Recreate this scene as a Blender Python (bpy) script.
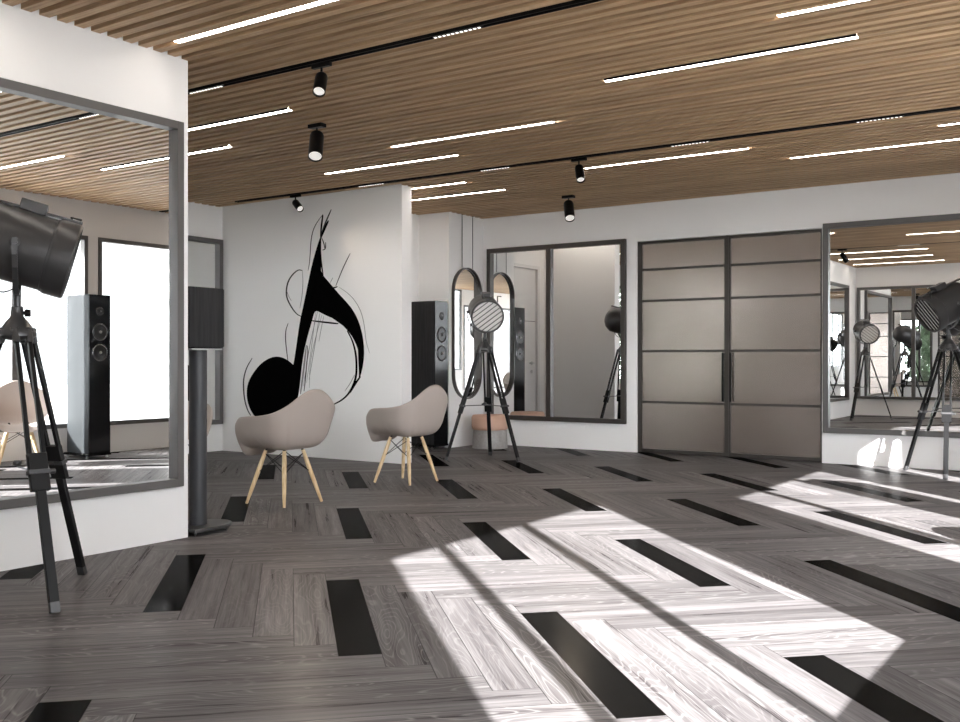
import bpy, bmesh, math, random
from mathutils import Vector, Matrix
random.seed(7)
S = bpy.context.scene
for o in list(bpy.data.objects): bpy.data.objects.remove(o)
C = S.collection
PI = math.pi

# ------------------------------------------------------------------ camera, light, exposure
CAMZ = 1.02
cd = bpy.data.cameras.new('camera'); cam = bpy.data.objects.new('camera', cd); C.objects.link(cam)
cam.location = (0, 0, CAMZ); cam.rotation_euler = (PI/2, 0, math.radians(34.158))
cd.sensor_width = 36; cd.lens = 36*992.6/960; cd.shift_y = -0.7/960; cd.clip_start = 0.02
S.camera = cam
W = bpy.data.worlds.new('World'); S.world = W; W.use_nodes = True
WN = W.node_tree; bgn = WN.nodes['Background']
bgn.inputs[0].default_value = (0.93, 0.965, 1.0, 1)
# bright hazy sky, brightest over the sunny side of the building
_tc = WN.nodes.new('ShaderNodeTexCoord'); _dp = WN.nodes.new('ShaderNodeVectorMath'); _dp.operation = 'DOT_PRODUCT'
_dp.inputs[1].default_value = (.25, -.968, 0); WN.links.new(_tc.outputs['Generated'], _dp.inputs[0])
_mr = WN.nodes.new('ShaderNodeMapRange'); _mr.interpolation_type = 'SMOOTHSTEP'
for _i, _v in ((1, -.1), (2, 1.0), (3, 1.9), (4, 18.0)): _mr.inputs[_i].default_value = _v
WN.links.new(_dp.outputs['Value'], _mr.inputs[0]); WN.links.new(_mr.outputs[0], bgn.inputs[1])
sd = bpy.data.lights.new('sun', 'SUN'); sun = bpy.data.objects.new('sun', sd); C.objects.link(sun)
sd.energy = 39; sd.angle = math.radians(0.55); sd.color = (1.0, 0.99, 0.98)
sun.rotation_euler = Vector((-1, 0.96, -0.735)).to_track_quat('-Z', 'Y').to_euler()
sun.location = (6, -6, 6)
S.view_settings.view_transform = 'Standard'; S.view_settings.look = 'None'
S.view_settings.gamma = 1; S.view_settings.use_curve_mapping = False; S.view_settings.exposure = 0.25
S.cycles.max_bounces = 12; S.cycles.diffuse_bounces = 6; S.cycles.glossy_bounces = 8
S.cycles.caustics_reflective = True; S.cycles.caustics_refractive = False
S.cycles.sample_clamp_indirect = 8

# ------------------------------------------------------------------ helpers
def lin(r, g, b):
    f = lambda c: ((c/255)/12.92 if c/255 <= .04045 else ((c/255+.055)/1.055)**2.4)
    return (f(r), f(g), f(b), 1)
def mat(name, col, rough=.5, metal=0, bump=0, bscale=60, var=0, vscale=6, spec=.5, coat=0):
    m = bpy.data.materials.new(name); m.use_nodes = True
    n = m.node_tree.nodes; l = m.node_tree.links; b = n['Principled BSDF']
    b.inputs['Base Color'].default_value = col; b.inputs['Roughness'].default_value = rough
    b.inputs['Metallic'].default_value = metal; b.inputs['Specular IOR Level'].default_value = spec
    b.inputs['Coat Weight'].default_value = coat
    tc = n.new('ShaderNodeTexCoord')
    if var:
        nz = n.new('ShaderNodeTexNoise'); nz.inputs['Scale'].default_value = vscale; nz.inputs['Detail'].default_value = 5
        l.new(tc.outputs['Object'], nz.inputs['Vector'])
        rp = n.new('ShaderNodeValToRGB'); rp.color_ramp.elements[0].position = .3; rp.color_ramp.elements[1].position = .7
        rp.color_ramp.elements[0].color = tuple(c*(1-var) for c in col[:3])+(1,)
        rp.color_ramp.elements[1].color = tuple(min(1, c*(1+var)) for c in col[:3])+(1,)
        l.new(nz.outputs['Fac'], rp.inputs['Fac']); l.new(rp.outputs['Color'], b.inputs['Base Color'])
    if bump:
        nz = n.new('ShaderNodeTexNoise'); nz.inputs['Scale'].default_value = bscale; nz.inputs['Detail'].default_value = 4
        l.new(tc.outputs['Object'], nz.inputs['Vector'])
        bp = n.new('ShaderNodeBump'); bp.inputs['Strength'].default_value = bump; bp.inputs['Distance'].default_value = .01
        l.new(nz.outputs['Fac'], bp.inputs['Height']); l.new(bp.outputs['Normal'], b.inputs['Normal'])
    return m
def emat(name, col, s):
    m = bpy.data.materials.new(name); m.use_nodes = True
    b = m.node_tree.nodes['Principled BSDF']; b.inputs['Base Color'].default_value = (.8, .8, .8, 1)
    b.inputs['Emission Color'].default_value = col; b.inputs['Emission Strength'].default_value = s
    return m
def grain(name, c0, c1, scale, rough=.5, bump=.1, lo=.35, hi=.65):
    m = bpy.data.materials.new(name); m.use_nodes = True
    n = m.node_tree.nodes; l = m.node_tree.links; b = n['Principled BSDF']
    tc = n.new('ShaderNodeTexCoord'); mp = n.new('ShaderNodeMapping'); mp.inputs['Scale'].default_value = scale
    nz = n.new('ShaderNodeTexNoise'); nz.inputs['Scale'].default_value = 1; nz.inputs['Detail'].default_value = 6
    rp = n.new('ShaderNodeValToRGB'); rp.color_ramp.elements[0].position = lo; rp.color_ramp.elements[1].position = hi
    rp.color_ramp.elements[0].color = c0; rp.color_ramp.elements[1].color = c1
    l.new(tc.outputs['Object'], mp.inputs['Vector']); l.new(mp.outputs['Vector'], nz.inputs['Vector'])
    l.new(nz.outputs['Fac'], rp.inputs['Fac']); l.new(rp.outputs['Color'], b.inputs['Base Color'])
    bp = n.new('ShaderNodeBump'); bp.inputs['Strength'].default_value = bump; bp.inputs['Distance'].default_value = .003
    l.new(nz.outputs['Fac'], bp.inputs['Height']); l.new(bp.outputs['Normal'], b.inputs['Normal'])
    b.inputs['Roughness'].default_value = rough
    return m

def box(bm, x0, x1, y0, y1, z0, z1, mi=0):
    vs = [bm.verts.new(p) for p in ((x0,y0,z0),(x1,y0,z0),(x1,y1,z0),(x0,y1,z0),(x0,y0,z1),(x1,y0,z1),(x1,y1,z1),(x0,y1,z1))]
    for f in ((0,3,2,1),(4,5,6,7),(0,1,5,4),(1,2,6,5),(2,3,7,6),(3,0,4,7)):
        bm.faces.new([vs[i] for i in f]).material_index = mi
    return vs
def frame_of(a, b, up=None):
    z = (b-a).normalized()
    u = Vector(up) if up is not None else (Vector((0,0,1)) if abs(z.z) < .95 else Vector((1,0,0)))
    x = u.cross(z).normalized(); y = z.cross(x)
    return x, y, z
def bar(bm, a, b, w, d, up=None, w2=None, d2=None):
    """rectangular bar from a to b, w wide (across up x axis) and d deep (along up)"""
    a = Vector(a); b = Vector(b); x, y, z = frame_of(a, b, up); w2 = w if w2 is None else w2; d2 = d if d2 is None else d2
    r = []
    for p, ww, dd in ((a, w, d), (b, w2, d2)):
        r.append([bm.verts.new(p + x*sx*ww/2 + y*sy*dd/2) for sx, sy in ((-1,-1),(1,-1),(1,1),(-1,1))])
    for i in range(4): bm.faces.new((r[0][i], r[0][(i+1)%4], r[1][(i+1)%4], r[1][i]))
    bm.faces.new(r[0][::-1]); bm.faces.new(r[1])
def tube(bm, pts, rad, n=10, closed=False, cap=True):
    pts = [Vector(p) for p in pts]; m = len(pts); rings = []; prev = None
    for i, p in enumerate(pts):
        if closed: t = pts[(i+1)%m]-pts[i-1]
        else: t = pts[min(i+1, m-1)]-pts[max(i-1, 0)]
        t.normalize()
        if prev is None:
            u = Vector((0,0,1)) if abs(t.z) < .9 else Vector((1,0,0)); x = u.cross(t).normalized()
        else: x = (prev - t*prev.dot(t)).normalized()
        prev = x; y = t.cross(x); r = rad[i] if isinstance(rad, (list, tuple)) else rad
        rings.append([bm.verts.new(p + x*math.cos(2*PI*k/n)*r + y*math.sin(2*PI*k/n)*r) for k in range(n)])
    for i in range(m if closed else m-1):
        A = rings[i]; B = rings[(i+1)%m]
        for k in range(n): bm.faces.new((A[k], A[(k+1)%n], B[(k+1)%n], B[k])).smooth = True
    if cap and not closed: bm.faces.new(rings[0][::-1]); bm.faces.new(rings[-1])
def lathe(bm, prof, a=(0,0,0), axis=(0,0,1), n=40, cap0=True, cap1=True, smooth=True):
    """prof: (radius, height along axis)"""
    a = Vector(a); ax = Vector(axis).normalized(); x, y, z = frame_of(a, a+ax)
    rings = [[bm.verts.new(a + z*h + x*math.cos(2*PI*k/n)*r + y*math.sin(2*PI*k/n)*r) for k in range(n)] for r, h in prof]
    for A, B in zip(rings, rings[1:]):
        for k in range(n): bm.faces.new((A[k], A[(k+1)%n], B[(k+1)%n], B[k])).smooth = smooth
    if cap0: bm.faces.new(rings[0][::-1])
    if cap1: bm.faces.new(rings[-1])
def obj(name, bm, m, parent=None, bev=0, seg=2, sharp=True):
    bm.normal_update(); bmesh.ops.recalc_face_normals(bm, faces=bm.faces)
    me = bpy.data.meshes.new(name); bm.to_mesh(me); bm.free()
    o = bpy.data.objects.new(name, me); C.objects.link(o)
    for k in (m if isinstance(m, (list, tuple)) else [m]): me.materials.append(k)
    if parent: o.parent = parent
    if bev:
        b = o.modifiers.new('bevel', 'BEVEL'); b.width = bev; b.segments = seg; b.limit_method = 'ANGLE'; b.angle_limit = math.radians(50)
    if sharp:
        me.set_sharp_from_angle(angle=math.radians(38))
    return o
def tag(o, label=None, cat=None, group=None, kind=None):
    if label: o['label'] = label
    if cat: o['category'] = cat
    if group: o['group'] = group
    if kind: o['kind'] = kind
    return o
def thing(name, label, cat, loc=(0,0,0), rz=0, group=None):
    o = bpy.data.objects.new(name, None); C.objects.link(o); o.location = loc; o.rotation_euler = (0,0,rz)
    o.empty_display_size = .1
    return tag(o, label, cat, group)
def copy_tree(o, parent=None):
    c = o.copy(); C.objects.link(c)
    if parent: c.parent = parent
    for ch in list(o.children): copy_tree(ch, c)
    return c
def struct(name, bm, m, parent=None, bev=0):
    o = obj(name, bm, m, parent, bev)
    if not parent: o['kind'] = 'structure'
    return o
B_ = bmesh.new

# ------------------------------------------------------------------ dimensions
H = 2.7466                      # underside of the ceiling slats
XL = -4.607                     # face of the mirror wall on the left
YB = 10.065                     # back wall
YM0, YM1, XM = 7.650, 7.803, -6.12   # music wall
XC = -8.71
XW, XO = .387, .687             # window wall inner / outer face
YN = .80                        # face of the wall behind, left

# ------------------------------------------------------------------ materials
M = {}
M['wall'] = mat('white_paint', (.85, .84, .835, 1), .75, bump=.03, bscale=180, spec=.3)
M['outer'] = mat('render_plaster', (.6, .6, .58, 1), .9, bump=.1, bscale=60)
M['frame'] = mat('anthracite_frame', lin(92, 90, 89), .42, .15, bump=.02, bscale=200)
M['frame_dark'] = mat('dark_bronze_frame', lin(64, 60, 57), .4, .3)
M['mirror'] = mat('mirror_silver', (.93, .94, .94, 1), 0.0, 1.0)
M['black'] = mat('black_coated_metal', (.005, .005, .0055, 1), .38, 0, spec=.22)
M['black_wood'] = grain('black_stained_oak', (.016, .016, .017, 1), (.030, .030, .032, 1), (60, 60, 3), .6, .15)
M['black_wood'].node_tree.nodes['Principled BSDF'].inputs['Specular IOR Level'].default_value = .2
M['satin'] = mat('satin_black_tube', (.030, .032, .037, 1), .45, 0)
M['steel_dark'] = mat('gunmetal', (.075, .075, .078, 1), .36, .6, bump=.02, bscale=300)
M['steel'] = mat('brushed_steel', (.5, .5, .5, 1), .28, 1.0)
M['drum'] = mat('lamp_drum_enamel', (.055, .054, .055, 1), .33, .35, bump=.02, bscale=90)
M['shell'] = mat('taupe_moulded_plastic', lin(170, 159, 152), .42, 0, bump=.01, bscale=400, spec=.35)
M['beech'] = grain('pale_beech', lin(205, 175, 132), lin(232, 208, 168), (50, 50, 4), .45, .05)
M['pink'] = mat('pink_velour', lin(205, 168, 148), .8, 0, bump=.1, bscale=500)
M['concrete'] = mat('grey_concrete', lin(160, 157, 154), .5, .1, bump=.08, bscale=90, var=.12, vscale=40)
M['gloss_black'] = mat('piano_black_lacquer', (.006, .006, .007, 1), .14, 0, spec=.12)
M['grey_lacquer'] = mat('speaker_side_lacquer', (.028, .031, .033, 1), .45, 0, spec=.1)
M['cone'] = mat('speaker_cone', (.02, .02, .022, 1), .35, .2)
M['ring'] = mat('driver_ring', (.22, .22, .23, 1), .22, .9)
M['ink'] = mat('black_wall_paint', (.002, .002, .002, 1), .95, 0, spec=0)
M['ink_grey'] = mat('grey_pencil_stroke', (.28, .275, .27, 1), .8, 0, spec=.1)
M['ink_mid'] = mat('dark_pencil_stroke', (.06, .06, .06, 1), .8, 0, spec=.1)
M['door_white'] = mat('white_door_lacquer', (.70, .69, .68, 1), .45)
M['led'] = emat('led_line', (1, .91, .82, 1), 20.0)
M['led_soft'] = emat('led_dots', (1, .95, .88, 1), 1.6)
M['led_spot'] = emat('spot_lens', (1, .95, .86, 1), .4)
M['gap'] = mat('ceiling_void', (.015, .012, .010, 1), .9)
M['ground'] = mat('outdoor_paving', (.30, .30, .29, 1), .9, var=.15, vscale=2)
M['leaf'] = mat('hedge_leaves', (.30, .40, .27, 1), .8, var=.3, vscale=9)
M['terra'] = mat('terracotta_planter', lin(196, 130, 90), .8, var=.1)

def slat_mat():
    m = bpy.data.materials.new('oak_ceiling_slats'); m.use_nodes = True
    n = m.node_tree.nodes; l = m.node_tree.links; b = n['Principled BSDF']
    tc = n.new('ShaderNodeTexCoord'); sp = n.new('ShaderNodeSeparateXYZ'); l.new(tc.outputs['Object'], sp.inputs[0])
    dv = n.new('ShaderNodeMath'); dv.operation = 'DIVIDE'; dv.inputs[1].default_value = .0975; l.new(sp.outputs['Y'], dv.inputs[0])
    fl = n.new('ShaderNodeMath'); fl.operation = 'FLOOR'; l.new(dv.outputs[0], fl.inputs[0])
    wn = n.new('ShaderNodeTexWhiteNoise'); wn.noise_dimensions = '1D'; l.new(fl.outputs[0], wn.inputs['W'])
    mp = n.new('ShaderNodeMapping'); mp.inputs['Scale'].default_value = (2.5, 70, 70); l.new(tc.outputs['Object'], mp.inputs[0])
    nz = n.new('ShaderNodeTexNoise'); nz.inputs['Scale'].default_value = 1; nz.inputs['Detail'].default_value = 5; l.new(mp.outputs[0], nz.inputs[0])
    rp = n.new('ShaderNodeValToRGB'); rp.color_ramp.elements[0].position = .3; rp.color_ramp.elements[1].position = .7
    rp.color_ramp.elements[0].color = (.34, .215, .12, 1); rp.color_ramp.elements[1].color = (.54, .375, .22, 1)
    l.new(nz.outputs['Fac'], rp.inputs[0])
    mr = n.new('ShaderNodeMapRange'); mr.inputs[3].default_value = .86; mr.inputs[4].default_value = 1.14; l.new(wn.outputs['Value'], mr.inputs[0])
    mx = n.new('ShaderNodeVectorMath'); mx.operation = 'SCALE'; l.new(rp.outputs[0], mx.inputs[0]); l.new(mr.outputs[0], mx.inputs['Scale'])
    l.new(mx.outputs[0], b.inputs['Base Color']); b.inputs['Roughness'].default_value = .55
    return m
M['slat'] = slat_mat()

def oiled(n, l, b, col, rough, nrm, lo=.015, hi=.20):
    n.remove(b); d = n.new('ShaderNodeBsdfDiffuse'); g = n.new('ShaderNodeBsdfGlossy'); lw = n.new('ShaderNodeLayerWeight'); lw.inputs[0].default_value = .5
    pw = n.new('ShaderNodeMath'); pw.operation = 'POWER'; pw.inputs[1].default_value = 4; l.new(lw.outputs['Facing'], pw.inputs[0])
    mr = n.new('ShaderNodeMapRange'); mr.inputs[3].default_value = lo; mr.inputs[4].default_value = hi; l.new(pw.outputs[0], mr.inputs[0])
    for sock, v in ((d.inputs['Color'], col), (g.inputs['Roughness'], rough)):
        if isinstance(v, (tuple, float)): sock.default_value = v
        else: l.new(v, sock)
    if nrm: l.new(nrm, d.inputs['Normal']); l.new(nrm, g.inputs['Normal'])
    mx = n.new('ShaderNodeMixShader'); l.new(mr.outputs[0], mx.inputs[0]); l.new(d.outputs[0], mx.inputs[1]); l.new(g.outputs[0], mx.inputs[2])
    l.new(mx.outputs[0], n['Material Output'].inputs[0])
def floor_mat():
    m = bpy.data.materials.new('limed_oak_planks'); m.use_nodes = True
    n = m.node_tree.nodes; l = m.node_tree.links; b = n['Principled BSDF']
    def math_(op, a, c=None, v=None):
        k = n.new('ShaderNodeMath'); k.operation = op
        for i, q in enumerate((a, c)):
            if q is None: continue
            if isinstance(q, (int, float)): k.inputs[i].default_value = q
            else: l.new(q, k.inputs[i])
        return k.outputs[0]
    uv = n.new('ShaderNodeUVMap'); uv.uv_map = 'UVMap'
    at = n.new('ShaderNodeAttribute'); at.attribute_name = 'plank'
    sc = n.new('ShaderNodeSeparateColor'); l.new(at.outputs['Color'], sc.inputs[0])
    off = n.new('ShaderNodeVectorMath'); off.operation = 'SCALE'; off.inputs['Scale'].default_value = 37.0; l.new(at.outputs['Color'], off.inputs[0])
    ad = n.new('ShaderNodeVectorMath'); ad.operation = 'ADD'; l.new(uv.outputs[0], ad.inputs[0]); l.new(off.outputs[0], ad.inputs[1])
    def noise(scale, detail, rough=.5, dist=0, s=1):
        mp = n.new('ShaderNodeMapping'); mp.inputs['Scale'].default_value = scale; l.new(ad.outputs[0], mp.inputs[0])
        nz = n.new('ShaderNodeTexNoise'); nz.inputs['Scale'].default_value = s; nz.inputs['Detail'].default_value = detail
        nz.inputs['Roughness'].default_value = rough; nz.inputs['Distortion'].default_value = dist
        l.new(mp.outputs[0], nz.inputs[0]); return nz.outputs['Fac']
    big = noise((1.6, 8.5, 1), 1.5, .4)                 # contour field for cathedral grain
    ph = math_('MULTIPLY', big, 20.0)
    fr = math_('FRACT', ph); tri = math_('ABSOLUTE', math_('SUBTRACT', fr, .5))
    mr = n.new('ShaderNodeMapRange'); mr.interpolation_type = 'SMOOTHSTEP'
    mr.inputs[1].default_value = .30; mr.inputs[2].default_value = .5; l.new(tri, mr.inputs[0])
    fine = noise((3.5, 190, 1), 4, .6)
    streak = noise((1.1, 26, 1), 4, .6)
    rp = n.new('ShaderNodeValToRGB'); rp.color_ramp.elements[0].position = .34; rp.color_ramp.elements[1].position = .66
    rp.color_ramp.elements[0].color = (.050, .0445, .046, 1); rp.color_ramp.elements[1].color = (.178, .168, .170, 1)
    mxs = math_('ADD', math_('MULTIPLY', streak, .65), math_('MULTIPLY', fine, .35))
    l.new(mxs, rp.inputs[0])
    line = math_('MULTIPLY', mr.outputs[0], math_('MULTIPLY', fine, 1.0))
    lamt = math_('MULTIPLY', line, math_('ADD', math_('MULTIPLY', math_('POWER', sc.outputs[1], 1.5), .85), .12))
    mix = n.new('ShaderNodeMix'); mix.data_type = 'RGBA'; l.new(lamt, mix.inputs[0]); l.new(rp.outputs[0], mix.inputs[6])
    mix.inputs[7].default_value = (.30, .293, .287, 1)
    pm = n.new('ShaderNodeMapRange'); pm.inputs[3].default_value = .74; pm.inputs[4].default_value = 1.2; l.new(sc.outputs[0], pm.inputs[0])
    vs = n.new('ShaderNodeVectorMath'); vs.operation = 'SCALE'; l.new(mix.outputs[2], vs.inputs[0]); l.new(pm.outputs[0], vs.inputs['Scale'])
    # joint lines from the second uv (metres from plank edges)
    uv2 = n.new('ShaderNodeUVMap'); uv2.uv_map = 'UVEdge'
    sx = n.new('ShaderNodeSeparateXYZ'); l.new(uv2.outputs[0], sx.inputs[0])
    L_, w_ = PL, PW
    dx = math_('SUBTRACT', L_/2, math_('ABSOLUTE', math_('SUBTRACT', sx.outputs[0], L_/2)))
    dy = math_('SUBTRACT', w_/2, math_('ABSOLUTE', math_('SUBTRACT', sx.outputs[1], w_/2)))
    d = math_('MINIMUM', dx, dy)
    jm = n.new('ShaderNodeMapRange'); jm.inputs[1].default_value = .0008; jm.inputs[2].default_value = .0022
    jm.inputs[3].default_value = .18; jm.inputs[4].default_value = 1; l.new(d, jm.inputs[0])
    vj = n.new('ShaderNodeVectorMath'); vj.operation = 'SCALE'; l.new(vs.outputs[0], vj.inputs[0]); l.new(jm.outputs[0], vj.inputs['Scale'])
    rr = n.new('ShaderNodeMapRange'); rr.inputs[3].default_value = .22; rr.inputs[4].default_value = .38; l.new(streak, rr.inputs[0])
    bp = n.new('ShaderNodeBump'); bp.inputs['Strength'].default_value = .25; bp.inputs['Distance'].default_value = .0008
    hh = math_('ADD', math_('MULTIPLY', fine, .6), math_('MULTIPLY', jm.outputs[0], 1.5)); l.new(hh, bp.inputs['Height'])
    oiled(n, l, b, vj.outputs[0], rr.outputs[0], bp.outputs[0])
    return m
def oil_up(m, *a):
    oiled(m.node_tree.nodes, m.node_tree.links, m.node_tree.nodes['Principled BSDF'], *a)
oil_up(M['gloss_black'], (.006, .006, .007, 1), .10, None, .02, .10)
PW = .14989; PL = 8*PW
M['plank'] = floor_mat()
M['plank_black'] = mat('black_inlay_plank', (.0028, .0027, .0026, 1))
oiled(M['plank_black'].node_tree.nodes, M['plank_black'].node_tree.links, M['plank_black'].node_tree.nodes['Principled BSDF'], (.0028, .0027, .0026, 1), .18, None, .012, .11)

# ------------------------------------------------------------------ floor: herringbone planks at 45 degrees to the room
def build_floor():
    bm = B_(); a0, b0 = .9140, -3.9006; r2 = 2**.5
    u1 = bm.loops.layers.uv.new('UVMap'); u2 = bm.loops.layers.uv.new('UVEdge'); cl = bm.loops.layers.float_color.new('plank')
    def inside(x, y): return -9.6 < x < 1.2 and -3.9 < y < 11.0
    for k in range(-9, 10):
        for m_ in range(-90, 91):
            A = a0 + m_*PW + k*PL; Bq = b0 + m_*PW - k*PL
            for kind in (0, 1):
                if kind == 0: q = [(A, Bq), (A+PW, Bq), (A+PW, Bq+PL), (A, Bq+PL)]; uvs = [(0,0),(0,PW),(PL,PW),(PL,0)]
                else: q = [(A+PW, Bq), (A+PW+PL, Bq), (A+PW+PL, Bq+PW), (A+PW, Bq+PW)]; uvs = [(0,0),(PL,0),(PL,PW),(0,PW)]
                P = [((a+b)/r2, (a-b)/r2) for a, b in q]
                cx = sum(p[0] for p in P)/4; cy = sum(p[1] for p in P)/4
                if not inside(cx, cy): continue
                f = bm.faces.new([bm.verts.new((p[0], p[1], 0)) for p in P])
                black = kind == 0 and (m_ + 2*k) % 5 == 0
                f.material_index = 1 if black else 0
                col = (random.random(), random.random(), random.random(), 1)
                for lp, t in zip(f.loops, uvs): lp[u1].uv = t; lp[u2].uv = t; lp[cl] = col
    # cut to the room outline
    for co, no in (((XO-.02,0,0),(1,0,0)), ((XC-.12,0,0),(-1,0,0)), ((0,YB+.25,0),(0,1,0)), ((0,-3.12,0),(0,-1,0))):
        g = bm.verts[:]+bm.edges[:]+bm.faces[:]
        bmesh.ops.bisect_plane(bm, geom=g, plane_co=co, plane_no=no, clear_outer=True)
    for f in bm.faces:
        if f.normal.z < 0: f.normal_flip()
    me = bpy.data.meshes.new('floor'); bm.to_mesh(me); bm.free()
    o = bpy.data.objects.new('floor', me); C.objects.link(o); o['kind'] = 'structure'
    me.materials.append(M['plank']); me.materials.append(M['plank_black'])
build_floor()
b = B_(); box(b, XC-.15, XO, -3.15, YB+.3, -.30, -.004); struct('floor_slab', b, M['outer'])
b = B_(); box(b, -40, 40, -40, 40, -.5, -.31); struct('ground', b, M['ground'])

# ------------------------------------------------------------------ walls
HT = 2.92
def wbox(name, *a):
    b = B_(); box(b, *a); return struct(name, b, M['wall'])
def walled(name, boxes, m='wall'):
    b = B_()
    for a in boxes: box(b, *a)
    return struct(name, b, M[m])
wbox('wall_left', XL-.15, XL, YN-.15, 3.79, 0, HT)
wbox('wall_music', XC-.15, XM, YM0, YM1, 0, HT)
wbox('wall_far_left', XC-.15, XC, 3.64, YM0, 0, HT)
# exterior wall behind the mirror wall, with a window to the planting
W4 = (-8.35, -5.3, .30, 2.37)
walled('wall_side', [(XC, W4[0], 3.64, 3.79, 0, HT), (W4[1], XL-.15, 3.64, 3.79, 0, HT), (W4[0], W4[1], 3.64, 3.79, 0, W4[2]), (W4[0], W4[1], 3.64, 3.79, W4[3], HT)])
DA0, DA1, DAH = 7.96, 8.80, 2.35
walled('wall_alcove', [(-7.38, -7.23, YM1, DA0, 0, HT), (-7.38, -7.23, DA1, 9.35, 0, HT), (-7.38, -7.23, DA0, DA1, DAH, HT)])
wbox('wall_pier', -7.38, -6.78, 9.35, YB, 0, HT)
DX0, DX1, DH = -4.735, -2.725, 2.335
walled('wall_back', [(-7.38, DX0, YB, YB+.2, 0, HT), (DX1, XO, YB, YB+.2, 0, HT), (DX0, DX1, YB, YB+.2, DH, HT)])
wbox('wall_near', XL, -2.35, YN-.15, YN, 0, HT)
wbox('wall_near_return', -2.5, -2.35, -3.15, YN-.15, 0, HT)
WR = (-2.15, .20, .30, 2.45)
walled('wall_rear', [(-2.35, WR[0], -3.15, -3.0, 0, HT), (WR[1], XO, -3.15, -3.0, 0, HT), (WR[0], WR[1], -3.15, -3.0, 0, WR[2]), (WR[0], WR[1], -3.15, -3.0, WR[3], HT)])
b = B_(); box(b, WR[0], WR[0]+.045, -3.06, -2.99, WR[2], WR[3]); box(b, WR[1]-.045, WR[1], -3.06, -2.99, WR[2], WR[3]); box(b, WR[0]+.045, WR[1]-.045, -3.06, -2.99, WR[2], WR[2]+.045); box(b, WR[0]+.045, WR[1]-.045, -3.06, -2.99, WR[3]-.045, WR[3]); box(b, -1.0, -.94, -3.05, -3.0, WR[2]+.045, WR[3]-.045)
struct('window_6', b, M['frame'])  # window added behind the viewpoint to throw fill light on the far walls
# window wall
WD = (-1.95, .30, .30, 2.37); WA = (.40, 2.83, .785, 2.738); WB = (4.06, 6.53, .30, 2.37); WC = (6.66, 7.83, .30, 2.37)
bx = []
ys = [-3.15, WD[0], WD[1], WA[0], WA[1], WB[0], WB[1], WC[0], WC[1], YB]
for i in range(0, 9, 2):
    if i == 2: bx.append((XW, XW+.07, ys[i], ys[i+1], 0, HT))
    else: bx.append((XW, XO, ys[i], ys[i+1], 0, HT))
for w in (WD, WB, WC):
    xo = XW+.07 if w is WD else XO
    bx += [(XW, xo, w[0], w[1], 0, w[2]), (XW, xo, w[0], w[1], w[3], HT)]
bx += [(XW, XW+.07, WA[0], WA[1], 0, WA[2]), (XW, XW+.07, WA[0], WA[1], WA[3], HT)]
walled('wall_right', bx)

# windows: frame + mullions + glass
M['glass'] = None
def glass_mat():
    m = bpy.data.materials.new('window_glass'); m.use_nodes = True
    n = m.node_tree.nodes; l = m.node_tree.links; n.remove(n['Principled BSDF'])
    t = n.new('ShaderNodeBsdfTransparent'); g = n.new('ShaderNodeBsdfGlossy'); g.inputs['Roughness'].default_value = 0
    mx = n.new('ShaderNodeMixShader'); mx.inputs[0].default_value = .05; l.new(t.outputs[0], mx.inputs[1]); l.new(g.outputs[0], mx.inputs[2])
    l.new(mx.outputs[0], n['Material Output'].inputs[0]); return m
M['glass'] = glass_mat()
def sun_blind_mat():
    m = bpy.data.materials.new('sun_blind_fabric'); m.use_nodes = True
    n = m.node_tree.nodes; l = m.node_tree.links; n.remove(n['Principled BSDF'])
    t = n.new('ShaderNodeBsdfTranslucent'); t.inputs[0].default_value = (.45, .45, .45, 1)
    d = n.new('ShaderNodeBsdfDiffuse'); d.inputs[0].default_value = (.85, .85, .85, 1)
    mx = n.new('ShaderNodeMixShader'); mx.inputs[0].default_value = .4
    l.new(t.outputs[0], mx.inputs[1]); l.new(d.outputs[0], mx.inputs[2]); l.new(mx.outputs[0], n['Material Output'].inputs[0]); return m
def window(idx, w, mull, depth=.07):
    y0, y1, z0, z1 = w; fw = .045
    b = B_()
    x0, x1 = XW-.012, XW+depth-.012
    box(b, x0, x1, y0-.0, y0+fw, z0, z1); box(b, x0, x1, y1-fw, y1, z0, z1)
    box(b, x0, x1, y0+fw, y1-fw, z0, z0+fw); box(b, x0, x1, y0+fw, y1-fw, z1-fw, z1)
    root = struct('window_%d' % idx, b, M['frame'])
    for my in mull:
        b = B_(); box(b, x0+.01, x1-.01, my-.032, my+.032, z0+fw, z1-fw); obj('mullion', b, M['frame'], root)
    b = B_(); box(b, XW+.028, XW+.036, y0+fw-.005, y1-fw+.005, z0+fw-.005, z1-fw+.005); obj('pane', b, M['glass'], root)
    return root
window(1, WA, (.90, 1.755), .06)
window(2, WB, (4.82, 5.70))
window(3, WC, ())
b = B_(); box(b, 2.0, 2.2, 5.06, 5.70, -.31, 4.2); struct('sun_blocker', b, M['outer'])  # unseen post added outside to block sun from part of the third window
wd = window(5, WD, (-.45,))
# side window towards the planting
b = B_(); x0, x1, z0, z1 = W4; fw = .045
box(b, x0, x0+fw, 3.73, 3.80, z0, z1); box(b, x1-fw, x1, 3.73, 3.80, z0, z1); box(b, x0+fw, x1-fw, 3.73, 3.80, z0, z0+fw); box(b, x0+fw, x1-fw, 3.73, 3.80, z1-fw, z1)
r = struct('window_4', b, M['frame'])
for mx_ in (-7.33, -6.32):
    b = B_(); box(b, mx_-.03, mx_+.03, 3.74, 3.79, z0+fw, z1-fw); obj('mullion', b, M['frame'], r)
b = B_(); box(b, x0+.04, x1-.04, 3.76, 3.767, z0+.04, z1-.04); obj('pane', b, M['glass'], r)
b = B_(); box(b, XW+.10, XW+.103, WD[0]+.01, WD[1]-.01, WD[2]+.02, WD[3]-.01)
o = obj('added_sun_blind', b, sun_blind_mat())  # unseen blind, added so this window casts no sun patch on the floor
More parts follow.
